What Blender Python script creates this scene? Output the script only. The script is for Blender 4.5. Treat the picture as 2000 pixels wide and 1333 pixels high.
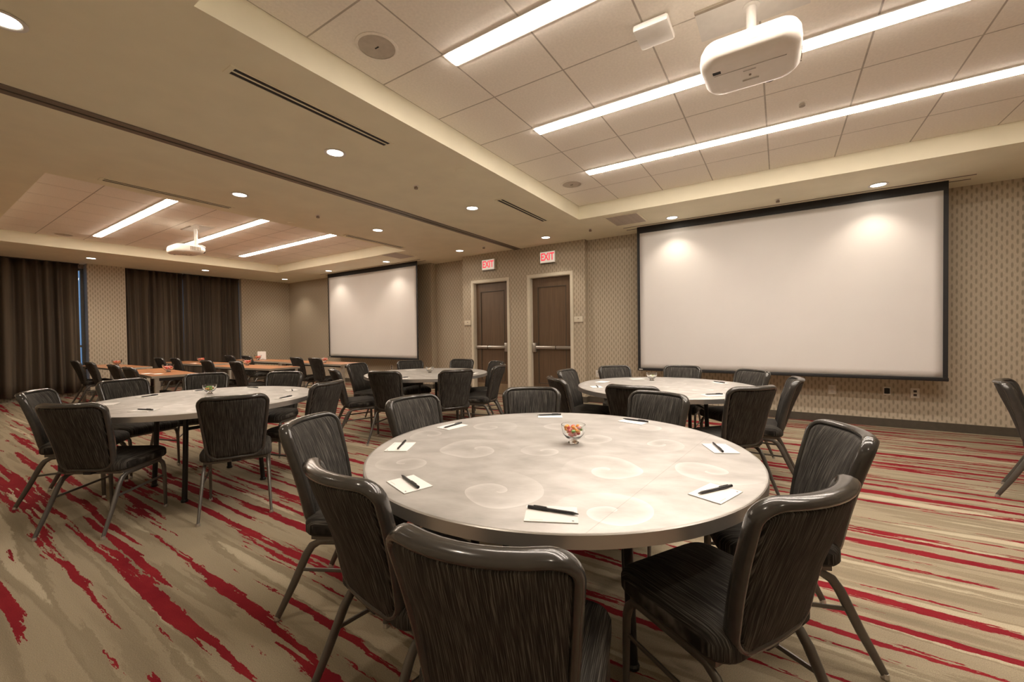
import bpy, bmesh, math, random
from mathutils import Matrix, Vector

for o in list(bpy.data.objects):
    bpy.data.objects.remove(o, do_unlink=True)
random.seed(7)
SC = bpy.context.scene
COL = SC.collection
PI = math.pi

# ------------------------------------------------------------------ camera
cam_d = bpy.data.cameras.new('camera')
cam = bpy.data.objects.new('camera', cam_d)
COL.objects.link(cam)
cam_d.sensor_width = 36.0
cam_d.lens = 14.5168
cam_d.clip_start = 0.05
cam_d.clip_end = 100
cam.matrix_world = Matrix(((0.838796, 0.002152, 0.544441, 0.0),
                           (0.544297, 0.020054, -0.838653, 0.0),
                           (-0.012723, 0.999797, 0.015650, 1.267),
                           (0, 0, 0, 1)))
SC.camera = cam

# ------------------------------------------------------------------ world, exposure
W = bpy.data.worlds.new('world')
SC.world = W
W.use_nodes = True
W.node_tree.nodes['Background'].inputs[0].default_value = (0.30, 0.52, 0.85, 1)
W.node_tree.nodes['Background'].inputs[1].default_value = 0.55
vs = SC.view_settings
vs.view_transform = 'Standard'
vs.look = 'None'
vs.gamma = 1.0
vs.use_curve_mapping = False
vs.exposure = 0.2

STRIP = 50.0          # linear ceiling light emission, near half
STRIP_FAR = 40.0      # the far half is dimmed
SPOT = 40.0           # watts per recessed downlight
WARM = (1.0, 0.85, 0.69)

# ------------------------------------------------------------------ dimensions (metres)
ZC, ZT = 2.988, 3.187
YB = -0.45
YS = 7.19             # wall behind the screens
YD = 7.07             # door wall, stands proud
YR = 7.36             # shallow recess left of the doors
XL, XR = -13.1, 4.25
XM = -4.43            # line of the partition track
H_TABLE = 0.745

# ------------------------------------------------------------------ node helpers
class NT:
    def __init__(s, name):
        s.m = bpy.data.materials.new(name)
        s.m.use_nodes = True
        s.t = s.m.node_tree
        s.b = s.t.nodes['Principled BSDF']
    def n(s, typ, **kw):
        nd = s.t.nodes.new(typ)
        for k, v in kw.items():
            setattr(nd, k, v)
        return nd
    def put(s, sock, v):
        if isinstance(v, bpy.types.NodeSocket):
            s.t.links.new(v, sock)
        elif isinstance(v, (tuple, list)) and len(v) == 3 and sock.type == 'RGBA':
            sock.default_value = (*v, 1)
        else:
            sock.default_value = v
    def math(s, op, a, b=None, c=None, clamp=False):
        nd = s.n('ShaderNodeMath', operation=op)
        nd.use_clamp = clamp
        s.put(nd.inputs[0], a)
        if b is not None: s.put(nd.inputs[1], b)
        if c is not None: s.put(nd.inputs[2], c)
        return nd.outputs[0]
    def pos(s, obj=False):
        if obj:
            o = s.n('ShaderNodeTexCoord').outputs['Object']
        else:
            o = s.n('ShaderNodeNewGeometry').outputs['Position']
        sp = s.n('ShaderNodeSeparateXYZ')
        s.put(sp.inputs[0], o)
        return sp.outputs[0], sp.outputs[1], sp.outputs[2], o
    def xyz(s, x, y, z):
        c = s.n('ShaderNodeCombineXYZ')
        s.put(c.inputs[0], x); s.put(c.inputs[1], y); s.put(c.inputs[2], z)
        return c.outputs[0]
    def noise(s, vec, scale=1.0, detail=2.0, rough=0.5):
        nd = s.n('ShaderNodeTexNoise')
        s.put(nd.inputs['Vector'], vec)
        nd.inputs['Scale'].default_value = scale
        nd.inputs['Detail'].default_value = detail
        nd.inputs['Roughness'].default_value = rough
        return nd.outputs['Fac']
    def ramp(s, fac, stops, interp='LINEAR'):
        nd = s.n('ShaderNodeValToRGB')
        cr = nd.color_ramp
        cr.interpolation = interp
        while len(cr.elements) < len(stops):
            cr.elements.new(0.5)
        for e, (p, c) in zip(cr.elements, stops):
            e.position = p
            e.color = (*c, 1)
        s.put(nd.inputs[0], fac)
        return nd.outputs[0]
    def mix(s, f, a, b):
        nd = s.n('ShaderNodeMix', data_type='RGBA')
        s.put(nd.inputs['Factor'], f)
        s.put(nd.inputs['A'], a)
        s.put(nd.inputs['B'], b)
        return nd.outputs['Result']
    def bump(s, h, strength=0.2, dist=0.01):
        nd = s.n('ShaderNodeBump')
        nd.inputs['Strength'].default_value = strength
        nd.inputs['Distance'].default_value = dist
        s.put(nd.inputs['Height'], h)
        s.put(s.b.inputs['Normal'], nd.outputs[0])
    def set(s, **kw):
        for k, v in kw.items():
            s.put(s.b.inputs[k.replace('_', ' ')], v)
        return s

def plain(name, col, rough=0.6, metal=0.0, var=0.08, scale=18.0, bump=0.0, coat=0.0, spec=None):
    k = NT(name)
    x, y, z, o = k.pos(True)
    f = k.noise(o, scale, 3)
    lo = tuple(c * (1 - var) for c in col); hi = tuple(min(1, c * (1 + var)) for c in col)
    k.set(Base_Color=k.ramp(f, [(0.3, lo), (0.7, hi)]), Roughness=rough, Metallic=metal)
    if coat: k.set(Coat_Weight=coat, Coat_Roughness=0.1)
    if spec is not None: k.put(k.b.inputs['Specular IOR Level'], spec)
    if bump: k.bump(k.noise(o, scale * 12, 2), bump, 0.004)
    return k.m

def emit(name, col, strength):
    k = NT(name)
    x, y, z, o = k.pos(True)
    f = k.noise(o, 5, 1)
    k.set(Base_Color=tuple(0.5 * c for c in col), Emission_Color=k.ramp(f, [(0.2, tuple(c * 0.97 for c in col)), (0.8, col)]), Emission_Strength=strength)
    return k.m

def mat_wallpaper():
    k = NT('patterned_wallpaper')
    x, y, z, o = k.pos()
    u = k.math('ADD', x, y)
    cu = k.math('DIVIDE', u, 0.041)
    fu = k.math('SUBTRACT', k.math('FRACT', cu), 0.5)
    odd = k.math('MULTIPLY', k.math('MODULO', k.math('ABSOLUTE', k.math('FLOOR', cu)), 2.0), 0.5)
    cz = k.math('ADD', k.math('DIVIDE', z, 0.108), odd)
    fz = k.math('SUBTRACT', k.math('FRACT', cz), 0.5)
    # lozenge: soft product of two falloffs
    du = k.math('DIVIDE', k.math('ABSOLUTE', fu), 0.27)
    dz = k.math('DIVIDE', k.math('ABSOLUTE', fz), 0.35)
    d = k.math('ADD', k.math('POWER', du, 2.5), k.math('POWER', dz, 2.5))
    m = k.math('SUBTRACT', 1.25, d, clamp=True)
    g = k.noise(k.xyz(k.math('MULTIPLY', u, 260), k.math('MULTIPLY', z, 30), 0), 1, 2)
    base = k.ramp(g, [(0.3, (0.47, 0.41, 0.31)), (0.7, (0.56, 0.49, 0.38))])
    dash = k.ramp(g, [(0.3, (0.30, 0.255, 0.185)), (0.7, (0.36, 0.31, 0.23))])
    k.set(Base_Color=k.mix(m, base, dash), Roughness=0.62)
    k.bump(g, 0.05, 0.002)
    return k.m

def mat_carpet():
    k = NT('streaked_carpet')
    x, y, z, o = k.pos()
    jag = k.noise(k.xyz(k.math('MULTIPLY', x, 11), k.math('MULTIPLY', y, 55), 3.1), 1, 3, 0.75)
    jag2 = k.noise(k.xyz(k.math('MULTIPLY', x, 1.1), k.math('MULTIPLY', y, 3.0), 8.3), 1, 2)
    yj = k.math('ADD', y, k.math('ADD', k.math('MULTIPLY', k.math('SUBTRACT', jag, 0.5), 0.036), k.math('MULTIPLY', k.math('SUBTRACT', jag2, 0.5), 0.05)))
    xj = k.math('ADD', x, k.math('MULTIPLY', k.math('SUBTRACT', jag, 0.5), 0.45))
    b = k.noise(k.xyz(k.math('MULTIPLY', xj, 0.30), k.math('MULTIPLY', yj, 6.0), 0.0), 1, 2.0, 0.5)
    b2 = k.noise(k.xyz(k.math('MULTIPLY', xj, 0.9), k.math('MULTIPLY', yj, 17.0), 2.0), 1, 1.5, 0.5)
    bb = k.math('ADD', b, k.math('MULTIPLY', k.math('SUBTRACT', b2, 0.5), 0.22))
    base = k.ramp(bb, [(0.30, (0.226, 0.186, 0.127)), (0.42, (0.282, 0.237, 0.164)), (0.44, (0.328, 0.277, 0.194)), (0.53, (0.350, 0.296, 0.209)),
                      (0.55, (0.266, 0.223, 0.153)), (0.60, (0.294, 0.249, 0.172)), (0.62, (0.452, 0.390, 0.282)), (0.72, (0.497, 0.429, 0.316))])
    r1 = k.noise(k.xyz(k.math('MULTIPLY', xj, 0.62), k.math('MULTIPLY', yj, 15.0), 5.7), 1, 1.6, 0.5)
    r2 = k.noise(k.xyz(k.math('MULTIPLY', xj, 2.6), k.math('MULTIPLY', yj, 38), 1.9), 1, 2, 0.5)
    rr = k.math('ADD', r1, k.math('MULTIPLY', k.math('SUBTRACT', r2, 0.5), 0.38))
    mask = k.math('MULTIPLY', k.math('SUBTRACT', rr, 0.566), 140.0, clamp=True)
    red = k.ramp(k.noise(k.xyz(k.math('MULTIPLY', x, 4), k.math('MULTIPLY', y, 9), 0), 1, 3), [(0.3, (0.19, 0.012, 0.020)), (0.7, (0.26, 0.020, 0.026))])
    pile = k.noise(o, 260, 2, 0.7)
    c = k.mix(mask, base, red)
    dark = k.ramp(pile, [(0.25, (0.62, 0.62, 0.62)), (0.75, (1.22, 1.22, 1.22))])
    mm = k.n('ShaderNodeMix', data_type='RGBA', blend_type='MULTIPLY')
    mm.inputs['Factor'].default_value = 0.8
    k.put(mm.inputs['A'], c); k.put(mm.inputs['B'], dark)
    k.set(Base_Color=mm.outputs['Result'], Roughness=0.95)
    k.put(k.b.inputs['Specular IOR Level'], 0.1)
    k.bump(pile, 0.5, 0.006)
    return k.m

def mat_fabric():
    k = NT('charcoal_striped_fabric')
    x, y, z, o = k.pos(True)
    a = k.noise(k.xyz(k.math('MULTIPLY', x, 520), k.math('MULTIPLY', y, 7), k.math('MULTIPLY', z, 10)), 1, 2, 0.6)
    c = k.ramp(a, [(0.36, (0.011, 0.010, 0.009)), (0.52, (0.034, 0.031, 0.027)), (0.66, (0.115, 0.108, 0.095))])
    k.set(Base_Color=c, Roughness=0.82)
    k.put(k.b.inputs['Specular IOR Level'], 0.25)
    k.bump(a, 0.25, 0.002)
    return k.m

def mat_swirl():
    k = NT('swirl_brushed_metal')
    x, y, z, o = k.pos(True)
    wx = k.noise(o, 3.0, 1); wy = k.noise(k.xyz(y, x, 4.0), 3.0, 1)
    px = k.math('ADD', x, k.math('MULTIPLY', k.math('SUBTRACT', wx, 0.5), 0.10))
    py = k.math('ADD', y, k.math('MULTIPLY', k.math('SUBTRACT', wy, 0.5), 0.10))
    line = 0.0
    curls = [(0.24, -0.28, 0.20), (-0.35, -0.12, 0.23), (-0.14, -0.56, 0.21), (-0.57, -0.35, 0.15), (0.60, -0.22, 0.19), (0.47, 0.14, 0.16),
             (0.42, 0.47, 0.16), (-0.42, 0.36, 0.19), (0.24, -0.66, 0.18), (-0.03, -0.08, 0.15), (-0.03, 0.46, 0.17), (0.16, 0.20, 0.16), (-0.68, 0.12, 0.15)]
    for i, (cx, cy, R_) in enumerate(curls):
        dx = k.math('SUBTRACT', px, cx); dy = k.math('SUBTRACT', py, cy)
        r = k.math('SQRT', k.math('ADD', k.math('MULTIPLY', dx, dx), k.math('MULTIPLY', dy, dy)))
        th = k.math('DIVIDE', k.math('ARCTAN2', dy, dx), (2 * PI) * (1 if i % 2 else -1))
        sp_ = k.math('FRACT', k.math('ADD', k.math('ADD', k.math('DIVIDE', r, R_ * 0.62), th), 0.37 * i))
        fade = k.math('MULTIPLY', k.math('SUBTRACT', R_, r), 14.0, clamp=True)
        line = k.math('MAXIMUM', line, k.math('MULTIPLY', k.math('POWER', sp_, 4.5), fade))
    cloud = k.noise(k.xyz(px, k.math('MULTIPLY', py, 1.6), 0.0), 6.0, 3)
    grain = k.noise(k.xyz(k.math('MULTIPLY', x, 40), k.math('MULTIPLY', y, 220), 0), 1, 2)
    t = k.math('ADD', k.math('MULTIPLY', cloud, 0.68), k.math('ADD', k.math('MULTIPLY', line, 0.25), k.math('MULTIPLY', grain, 0.12)))
    col = k.ramp(t, [(0.16, (0.30, 0.29, 0.275)), (0.30, (0.42, 0.41, 0.39)), (0.46, (0.52, 0.51, 0.49)), (0.80, (0.72, 0.71, 0.69))])  # swirl pattern, with its brushed-metal highlights painted into the base colour
    # the fine joint where the two halves of the top meet
    seam = k.math('SUBTRACT', 1.0, k.math('MULTIPLY', k.math('ABSOLUTE', k.math('SUBTRACT', k.math('ADD', k.math('MULTIPLY', x, 0.901), k.math('MULTIPLY', y, -0.433)), 0.51)), 500.0), clamp=True)
    col = k.mix(k.math('MULTIPLY', seam, 0.45), col, (0.2, 0.18, 0.16))
    k.set(Base_Color=col, Metallic=0.22, Roughness=k.math('ADD', 0.40, k.math('MULTIPLY', cloud, 0.10)), Coat_Weight=0.0, Coat_Roughness=0.05)
    k.bump(line, 0.03, 0.002)
    return k.m

def mat_wood(name, c1, c2, axis='z', rough=0.45):
    k = NT(name)
    x, y, z, o = k.pos(True)
    s = {'x': (2, 40, 40), 'z': (45, 45, 2)}[axis]
    v = k.xyz(k.math('MULTIPLY', x, s[0]), k.math('MULTIPLY', y, s[1]), k.math('MULTIPLY', z, s[2]))
    g = k.noise(v, 1, 4, 0.6)
    k.set(Base_Color=k.ramp(g, [(0.3, c1), (0.7, c2)]), Roughness=rough)
    k.bump(g, 0.05, 0.002)
    return k.m

def mat_curtain():
    k = NT('dark_blackout_curtain')
    x, y, z, o = k.pos()
    g = k.noise(k.xyz(k.math('MULTIPLY', x, 5), k.math('MULTIPLY', y, 9), k.math('MULTIPLY', z, 0.25)), 1, 2)
    w = k.noise(o, 220, 1)
    t = k.math('ADD', g, k.math('MULTIPLY', k.math('SUBTRACT', w, 0.5), 0.25))
    k.set(Base_Color=k.ramp(t, [(0.3, (0.050, 0.037, 0.027)), (0.7, (0.115, 0.088, 0.060))]), Roughness=0.85)
    return k.m

def mat_glass(name, tint=(0.97, 0.98, 0.98), rough=0.02):
    k = NT(name)
    x, y, z, o = k.pos(True)
    g = k.noise(o, 30, 1)
    k.set(Base_Color=k.ramp(g, [(0.2, tuple(c * 0.98 for c in tint)), (0.8, tint)]), Roughness=rough, Transmission_Weight=1.0, IOR=1.45)
    return k.m

M = {}
M['wall'] = mat_wallpaper()
M['carpet'] = mat_carpet()
M['fabric'] = mat_fabric()
M['swirl'] = mat_swirl()
M['soffit'] = plain('soffit_paint', (0.90, 0.86, 0.68), 0.75, var=0.03, scale=3, bump=0.03)
M['tile'] = plain('ceiling_tile_face', (0.95, 0.90, 0.82), 0.9, var=0.04, scale=60, bump=0.08)
M['tgrid'] = plain('ceiling_grid_metal', (0.50, 0.45, 0.39), 0.6)
M['white'] = plain('white_plastic', (0.82, 0.80, 0.76), 0.4, var=0.03)
M['plate'] = plain('white_wall_plate', (0.74, 0.71, 0.65), 0.45, var=0.03)
M['screen'] = plain('projection_fabric', (0.70, 0.685, 0.67), 0.8, var=0.015, scale=2)
M['black'] = plain('matte_black', (0.012, 0.012, 0.013), 0.55, var=0.15)
M['trimblk'] = plain('glossy_charcoal_trim', (0.040, 0.038, 0.035), 0.2, var=0.08, scale=30, coat=0.3)
M['gunmetal'] = plain('gunmetal_frame', (0.135, 0.128, 0.115), 0.38, 0.55, var=0.08)
M['steel'] = plain('brushed_steel', (0.58, 0.56, 0.53), 0.32, 0.9, var=0.05)
M['rim'] = plain('table_edge_aluminium', (0.47, 0.455, 0.43), 0.36, 0.75, var=0.05, scale=6)
M['tleg'] = plain('table_leg_black', (0.018, 0.018, 0.018), 0.42, 0.3)
M['palemetal'] = plain('pale_table_leg', (0.42, 0.39, 0.33), 0.45, 0.2)
M['doorwood'] = mat_wood('brown_door_veneer', (0.105, 0.066, 0.038), (0.150, 0.096, 0.056), 'z')
M['tablewood'] = mat_wood('orange_brown_laminate', (0.40, 0.175, 0.078), (0.52, 0.24, 0.11), 'x', 0.3)
M['cream'] = plain('cream_frame_paint', (0.70, 0.65, 0.53), 0.5, var=0.03)
M['base'] = plain('dark_baseboard', (0.075, 0.063, 0.046), 0.6, var=0.1)
M['kick'] = plain('bronze_kick_plate', (0.30, 0.235, 0.155), 0.45, 0.5)
M['curtain'] = mat_curtain()
M['glass'] = mat_glass('clear_bowl_glass')
M['pane'] = mat_glass('window_glass', (0.85, 0.93, 1.0))
M['strip'] = emit('strip_diffuser', (1.0, 0.865, 0.745), STRIP)
M['strip_far'] = emit('strip_diffuser_dimmed', (1.0, 0.84, 0.69), STRIP_FAR)
M['bulb'] = emit('downlight_lens', (1.0, 0.90, 0.76), 14.0)
M['exit'] = emit('exit_letters', (1.0, 0.07, 0.10), 0.75)
M['signlit'] = emit('lit_sign_face', (1.0, 0.88, 0.72), 0.42)
M['signface'] = plain('sign_housing', (0.70, 0.66, 0.58), 0.4, var=0.02)
M['track'] = plain('track_aluminium', (0.225, 0.19, 0.155), 0.45, 0.3)
M['grille'] = plain('grille_paint', (0.34, 0.29, 0.23), 0.6)
M['speaker'] = plain('speaker_grille_paint', (0.56, 0.50, 0.43), 0.65)
M['paper'] = plain('note_paper', (0.86, 0.85, 0.83), 0.8, var=0.01)
M['ink'] = plain('grey_print', (0.18, 0.17, 0.17), 0.8)
M['faint'] = plain('faint_grey_print', (0.60, 0.575, 0.54), 0.6)
M['pen'] = plain('black_pen', (0.014, 0.014, 0.017), 0.3)
M['proj'] = plain('projector_shell', (0.83, 0.79, 0.73), 0.42, var=0.02)
CANDY = {n: plain('candy_' + n, c, 0.35, var=0.15, scale=120) for n, c in dict(
    red=(0.75, 0.10, 0.07), pink=(0.85, 0.36, 0.33), orange=(0.85, 0.38, 0.07), green=(0.25, 0.50, 0.12), white=(0.85, 0.80, 0.72)).items()}

# ------------------------------------------------------------------ mesh helpers
class MB:
    def __init__(s):
        s.v = []; s.f = []
    def box(s, x0, x1, y0, y1, z0, z1):
        b = len(s.v)
        s.v += [(x, y, z) for z in (z0, z1) for y in (y0, y1) for x in (x0, x1)]
        s.f += [tuple(b + i for i in q) for q in ((0, 2, 3, 1), (4, 5, 7, 6), (0, 1, 5, 4), (2, 6, 7, 3), (0, 4, 6, 2), (1, 3, 7, 5))]
        return s
    def loft(s, rings, cap0=True, cap1=True):
        n = len(rings[0]); b = len(s.v)
        for r in rings: s.v += [tuple(p) for p in r]
        for i in range(len(rings) - 1):
            for j in range(n):
                a, c = b + i * n + j, b + i * n + (j + 1) % n
                s.f.append((a, c, c + n, a + n))
        if cap0: s.f.append(tuple(b + j for j in reversed(range(n))))
        if cap1: s.f.append(tuple(b + (len(rings) - 1) * n + j for j in range(n)))
        return s
    def lathe(s, prof, n=24, c=(0, 0, 0), cap0=True, cap1=True):
        return s.loft([[(c[0] + r * math.cos(2 * PI * j / n), c[1] + r * math.sin(2 * PI * j / n), c[2] + z) for j in range(n)] for r, z in prof], cap0, cap1)
    def tube(s, path, ra, rb=None, n=8, side=(1, 0, 0), taper=None):
        # sweep an oval (ra along `side`, rb across) along the path
        rb = rb or ra
        P = [Vector(p) for p in path]; rings = []
        S = Vector(side)
        for i, p in enumerate(P):
            t = (P[min(i + 1, len(P) - 1)] - P[max(i - 1, 0)]).normalized()
            u = (S - t * S.dot(t))
            if u.length < 1e-4: u = Vector((0, 1, 0)) - t * t.y
            u.normalize(); w = t.cross(u)
            k = taper[i] if taper else 1.0
            rings.append([p + u * ra * k * math.cos(2 * PI * j / n) + w * rb * k * math.sin(2 * PI * j / n) for j in range(n)])
        return s.loft(rings)
    def mesh(s, name, smooth=None):
        me = bpy.data.meshes.new(name)
        me.from_pydata(s.v, [], s.f)
        bm = bmesh.new(); bm.from_mesh(me)
        bmesh.ops.recalc_face_normals(bm, faces=bm.faces)
        bm.to_mesh(me); bm.free()
        if smooth is not None:
            for p in me.polygons: p.use_smooth = True
            me.set_sharp_from_angle(angle=math.radians(smooth))
        return me
    def build(s, name, mat, parent=None, smooth=None, loc=None):
        return link(name, s.mesh(name, smooth), mat, parent, loc)

def link(name, me, mat, parent=None, loc=None):
    o = bpy.data.objects.new(name, me)
    if mat is not None and not me.materials: me.materials.append(M[mat] if isinstance(mat, str) else mat)
    COL.objects.link(o)
    if parent: o.parent = parent
    if loc: o.location = loc
    return o

def rbox(name, x0, x1, y0, y1, z0, z1, bev, mat, parent=None, seg=2):
    bm = bmesh.new()
    bmesh.ops.create_cube(bm, size=1.0)
    for v in bm.verts:
        v.co = Vector(((x0 + x1) / 2 + v.co.x * (x1 - x0), (y0 + y1) / 2 + v.co.y * (y1 - y0), (z0 + z1) / 2 + v.co.z * (z1 - z0)))
    bmesh.ops.bevel(bm, geom=list(bm.edges), offset=bev, segments=seg, affect='EDGES', profile=0.5)
    me = bpy.data.meshes.new(name); bm.to_mesh(me); bm.free()
    for p in me.polygons: p.use_smooth = True
    me.set_sharp_from_angle(angle=math.radians(35))
    return link(name, me, mat, parent)

def empty(name, loc=(0, 0, 0), rz=0.0):
    o = bpy.data.objects.new(name, None)
    o.empty_display_size = 0.1
    COL.objects.link(o)
    o.location = loc; o.rotation_euler = (0, 0, rz)
    return o

def tag(o, label, cat, group=None, kind=None):
    o['label'] = label
    o['category'] = cat
    if group: o['group'] = group
    if kind: o['kind'] = kind
    return o

def struct(o, label, cat):
    return tag(o, label, cat, kind='structure')

def copy_tree(o, parent=None):
    c = o.copy(); COL.objects.link(c)
    if parent: c.parent = parent
    for ch in list(o.children): copy_tree(ch, c)
    return c

def rrect(w, d, r, n=6, cx=0.0, cy=0.0):
    """closed outline of a rounded rectangle, counter-clockwise"""
    pts = []
    for sx, sy, a0 in ((1, -1, -PI / 2), (1, 1, 0), (-1, 1, PI / 2), (-1, -1, PI)):
        for i in range(n + 1):
            a = a0 + PI / 2 * i / n
            pts.append((cx + sx * (w / 2 - r) + r * math.cos(a), cy + sy * (d / 2 - r) + r * math.sin(a)))
    return pts

def text_mesh(body, size, depth=0.002, bold=0.0):
    cu = bpy.data.curves.new('lettering', 'FONT')
    cu.body = body; cu.size = size; cu.extrude = depth
    cu.offset = bold; cu.align_x = 'CENTER'; cu.align_y = 'CENTER'; cu.resolution_u = 3
    t = bpy.data.objects.new('lettering_source', cu); COL.objects.link(t)
    dg = bpy.context.evaluated_depsgraph_get()
    me = bpy.data.meshes.new_from_object(t.evaluated_get(dg))
    bpy.data.objects.remove(t, do_unlink=True)
    me.materials.clear()
    return me

# ------------------------------------------------------------------ room shell
struct(MB().box(XL - 0.6, XR + 0.15, YB - 0.15, YR + 0.2, -0.1, 0).build('floor', 'carpet'), 'beige and taupe carpet with jagged red streaks', 'floor')

DOORS = [(-5.57, -4.69), (-4.155, -3.275)]
DZ = 2.385
wf = MB()
wf.box(XL - 0.1, -6.93, YS, YS + 0.35, 0, ZC)
wf.box(-6.93, -5.87, YR, YR + 0.2, 0, ZC)
xs = [-5.87, DOORS[0][0], DOORS[0][1], DOORS[1][0], DOORS[1][1], -2.98]
for a, b in ((0, 1), (2, 3), (4, 5)): wf.box(xs[a], xs[b], YD, YS + 0.35, 0, ZC)
for a, b in DOORS: wf.box(a, b, YD, YS + 0.35, DZ, ZC)
wf.box(-2.98, XR + 0.1, YS, YS + 0.35, 0, ZC)
struct(wf.build('wall_front', 'wall'), 'beige patterned wallpaper wall behind screens and doors', 'wall')

W1 = (0.05, 2.62); W2 = (3.27, 5.80)
wl = MB()
NICHE = 0.42
wl.box(XL - NICHE, XL, YB - 0.1, W1[0], 0, ZC)
wl.box(XL - NICHE, XL, W1[1], W2[0], 0, ZC)
wl.box(XL - NICHE, XL, W2[1], YS + 0.3, 0, ZC)
for a, b in (W1, W2):
    wl.box(XL - NICHE, XL - NICHE + 0.16, a, b, 0, 0.10)
    wl.box(XL - NICHE, XL - NICHE + 0.16, a, b, 2.90, ZC)
struct(wl.build('wall_left', 'wall'), 'patterned wallpaper wall with curtained window niches', 'wall')
struct(MB().box(XR, XR + 0.12, YB - 0.1, YS + 0.2, 0, ZC).build('wall_right', 'wall'), 'patterned wallpaper wall beyond the right side', 'wall')
struct(MB().box(XL - 0.5, XR + 0.1, YB - 0.12, YB, 0, ZC).build('wall_back', 'wall'), 'patterned wallpaper wall behind the viewer', 'wall')

def baseboard(name, segs, label):
    b = MB()
    for s in segs: b.box(*s, 0, 0.105)
    struct(b.build(name, 'base'), label, 'baseboard')
T = 0.014
baseboard('baseboard_front', [(XL, -6.93, YS - T, YS), (-6.93, -6.93 + T, YS - T, YR), (-6.93, -5.87, YR - T, YR), (-5.87, -5.627, YD - T, YD),
                              (-4.634, -4.213, YD - T, YD), (-3.218, -2.98 + T, YD - T, YD), (-2.98, -2.98 + T, YD, YS), (-2.98 + T, XR, YS - T, YS)],
          'dark baseboard along the wall with the screens')
baseboard('baseboard_left', [(XL, XL + T, YB, W1[0]), (XL, XL + T, W1[1], W2[0]), (XL, XL + T, W2[1], YS - T)], 'dark baseboard between the curtained windows')
baseboard('baseboard_right', [(XR - T, XR, YB, YS - T)], 'dark baseboard along the right wall')

# windows behind the curtains
for i, (a, b) in enumerate((W1, W2)):
    w = empty('window_%d' % (i + 1), (XL - NICHE + 0.08, (a + b) / 2, 0.10))
    struct(w, ['tall window showing a blue slit beside the left curtain', 'tall window showing a thin slit between two curtains'][i], 'window')
    h = (b - a) / 2
    f = MB()
    for y0, y1 in ((-h, -h + 0.05), (h - 0.05, h), (-0.025, 0.025)): f.box(-0.03, 0.03, y0, y1, 0, 2.80)
    for z0, z1 in ((0, 0.05), (2.75, 2.80), (1.0, 1.05)): f.box(-0.028, 0.028, -h, h, z0, z1)
    f.build('window_frame', 'gunmetal', w)
    for y0, y1 in ((-h + 0.05, -0.025), (0.025, h - 0.05)):
        for z0, z1 in ((0.05, 1.0), (1.05, 2.75)):
            MB().box(-0.004, 0.004, y0, y1, z0, z1).build('pane', 'pane', w)

def curtain(y0, y1, waves, seed, label):
    rnd = random.Random(seed)
    n = int((y1 - y0) / 0.012)
    ph = [rnd.uniform(0, 6.28) for _ in range(4)]
    xs_, rings = [], []
    def off(t, z):
        s = math.sin(2 * PI * waves * t + 1.3 * math.sin(2 * PI * 2.3 * t + ph[0]) + ph[1])
        s2 = 0.45 * math.sin(2 * PI * waves * 1.9 * t + ph[2])
        return (0.062 * s + 0.026 * s2) * (0.75 + 0.25 * (1 - z / 2.9)) + 0.012 * math.sin(2 * PI * 1.7 * t + ph[3] + z)
    m = MB(); zs = [0.085 + (2.97 - 0.085) * k / 10 for k in range(11)]
    for z in zs:
        for k in range(n + 1):
            t = k / n
            m.v.append((off(t, z), y0 + (y1 - y0) * t + 0.01 * math.sin(9 * t + z), z))
    for r in range(10):
        for k in range(n):
            a = r * (n + 1) + k
            m.f.append((a, a + 1, a + n + 2, a + n + 1))
    c = empty('curtain', (XL - 0.13, 0, 0))
    cl = m.build('cloth', 'curtain', c, smooth=180)
    so = cl.modifiers.new('thick', 'SOLIDIFY'); so.thickness = 0.004
    hem = MB()
    for k in range(0, n, 2):
        pass
    MB().box(-0.03, 0.03, y0, y1, 2.962, 2.984).build('curtain_track', 'trimblk', c)
    tag(c, label, 'curtain', 'blackout curtains at the windows')
curtain(0.08, 2.515, 13, 1, 'wide dark brown curtain at the far left edge')
curtain(3.29, 4.425, 7, 2, 'dark brown curtain right beside the wallpapered pier')
curtain(4.455, 5.79, 8, 3, 'dark brown curtain nearest the far room corner')

# ------------------------------------------------------------------ ceiling
T1 = (-2.54, 2.34, 0.93, 5.81)
T2 = (-11.20, -6.32, 0.98, 5.86)
cl = MB()
X0, X1, Y0, Y1 = XL - 0.5, XR + 0.12, YB - 0.12, YR + 0.2
ZTOP = ZC + 0.26
for a, b, t in ((X0, T2[0], None), (T2[0], T2[1], T2), (T2[1], T1[0], None), (T1[0], T1[1], T1), (T1[1], X1, None)):
    if t is None: cl.box(a, b, Y0, Y1, ZC, ZTOP)
    else:
        cl.box(a, b, Y0, t[2], ZC, ZTOP); cl.box(a, b, t[3], Y1, ZC, ZTOP)
ceil = struct(cl.build('ceiling', 'soffit'), 'tan plaster ceiling with two raised tiled trays', 'ceiling')
STEP = 0.61; GAP = 0.006
def flat_tile(w, d):
    return MB().box(-w / 2, w / 2, -d / 2, d / 2, 0, 0.014)
tile_full = flat_tile(STEP - 2 * GAP, STEP - 2 * GAP).mesh('ceiling_tile')
LW = 0.135
tile_short = flat_tile(STEP - 2 * GAP, STEP - LW - 2 * GAP).mesh('ceiling_tile_short')
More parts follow.
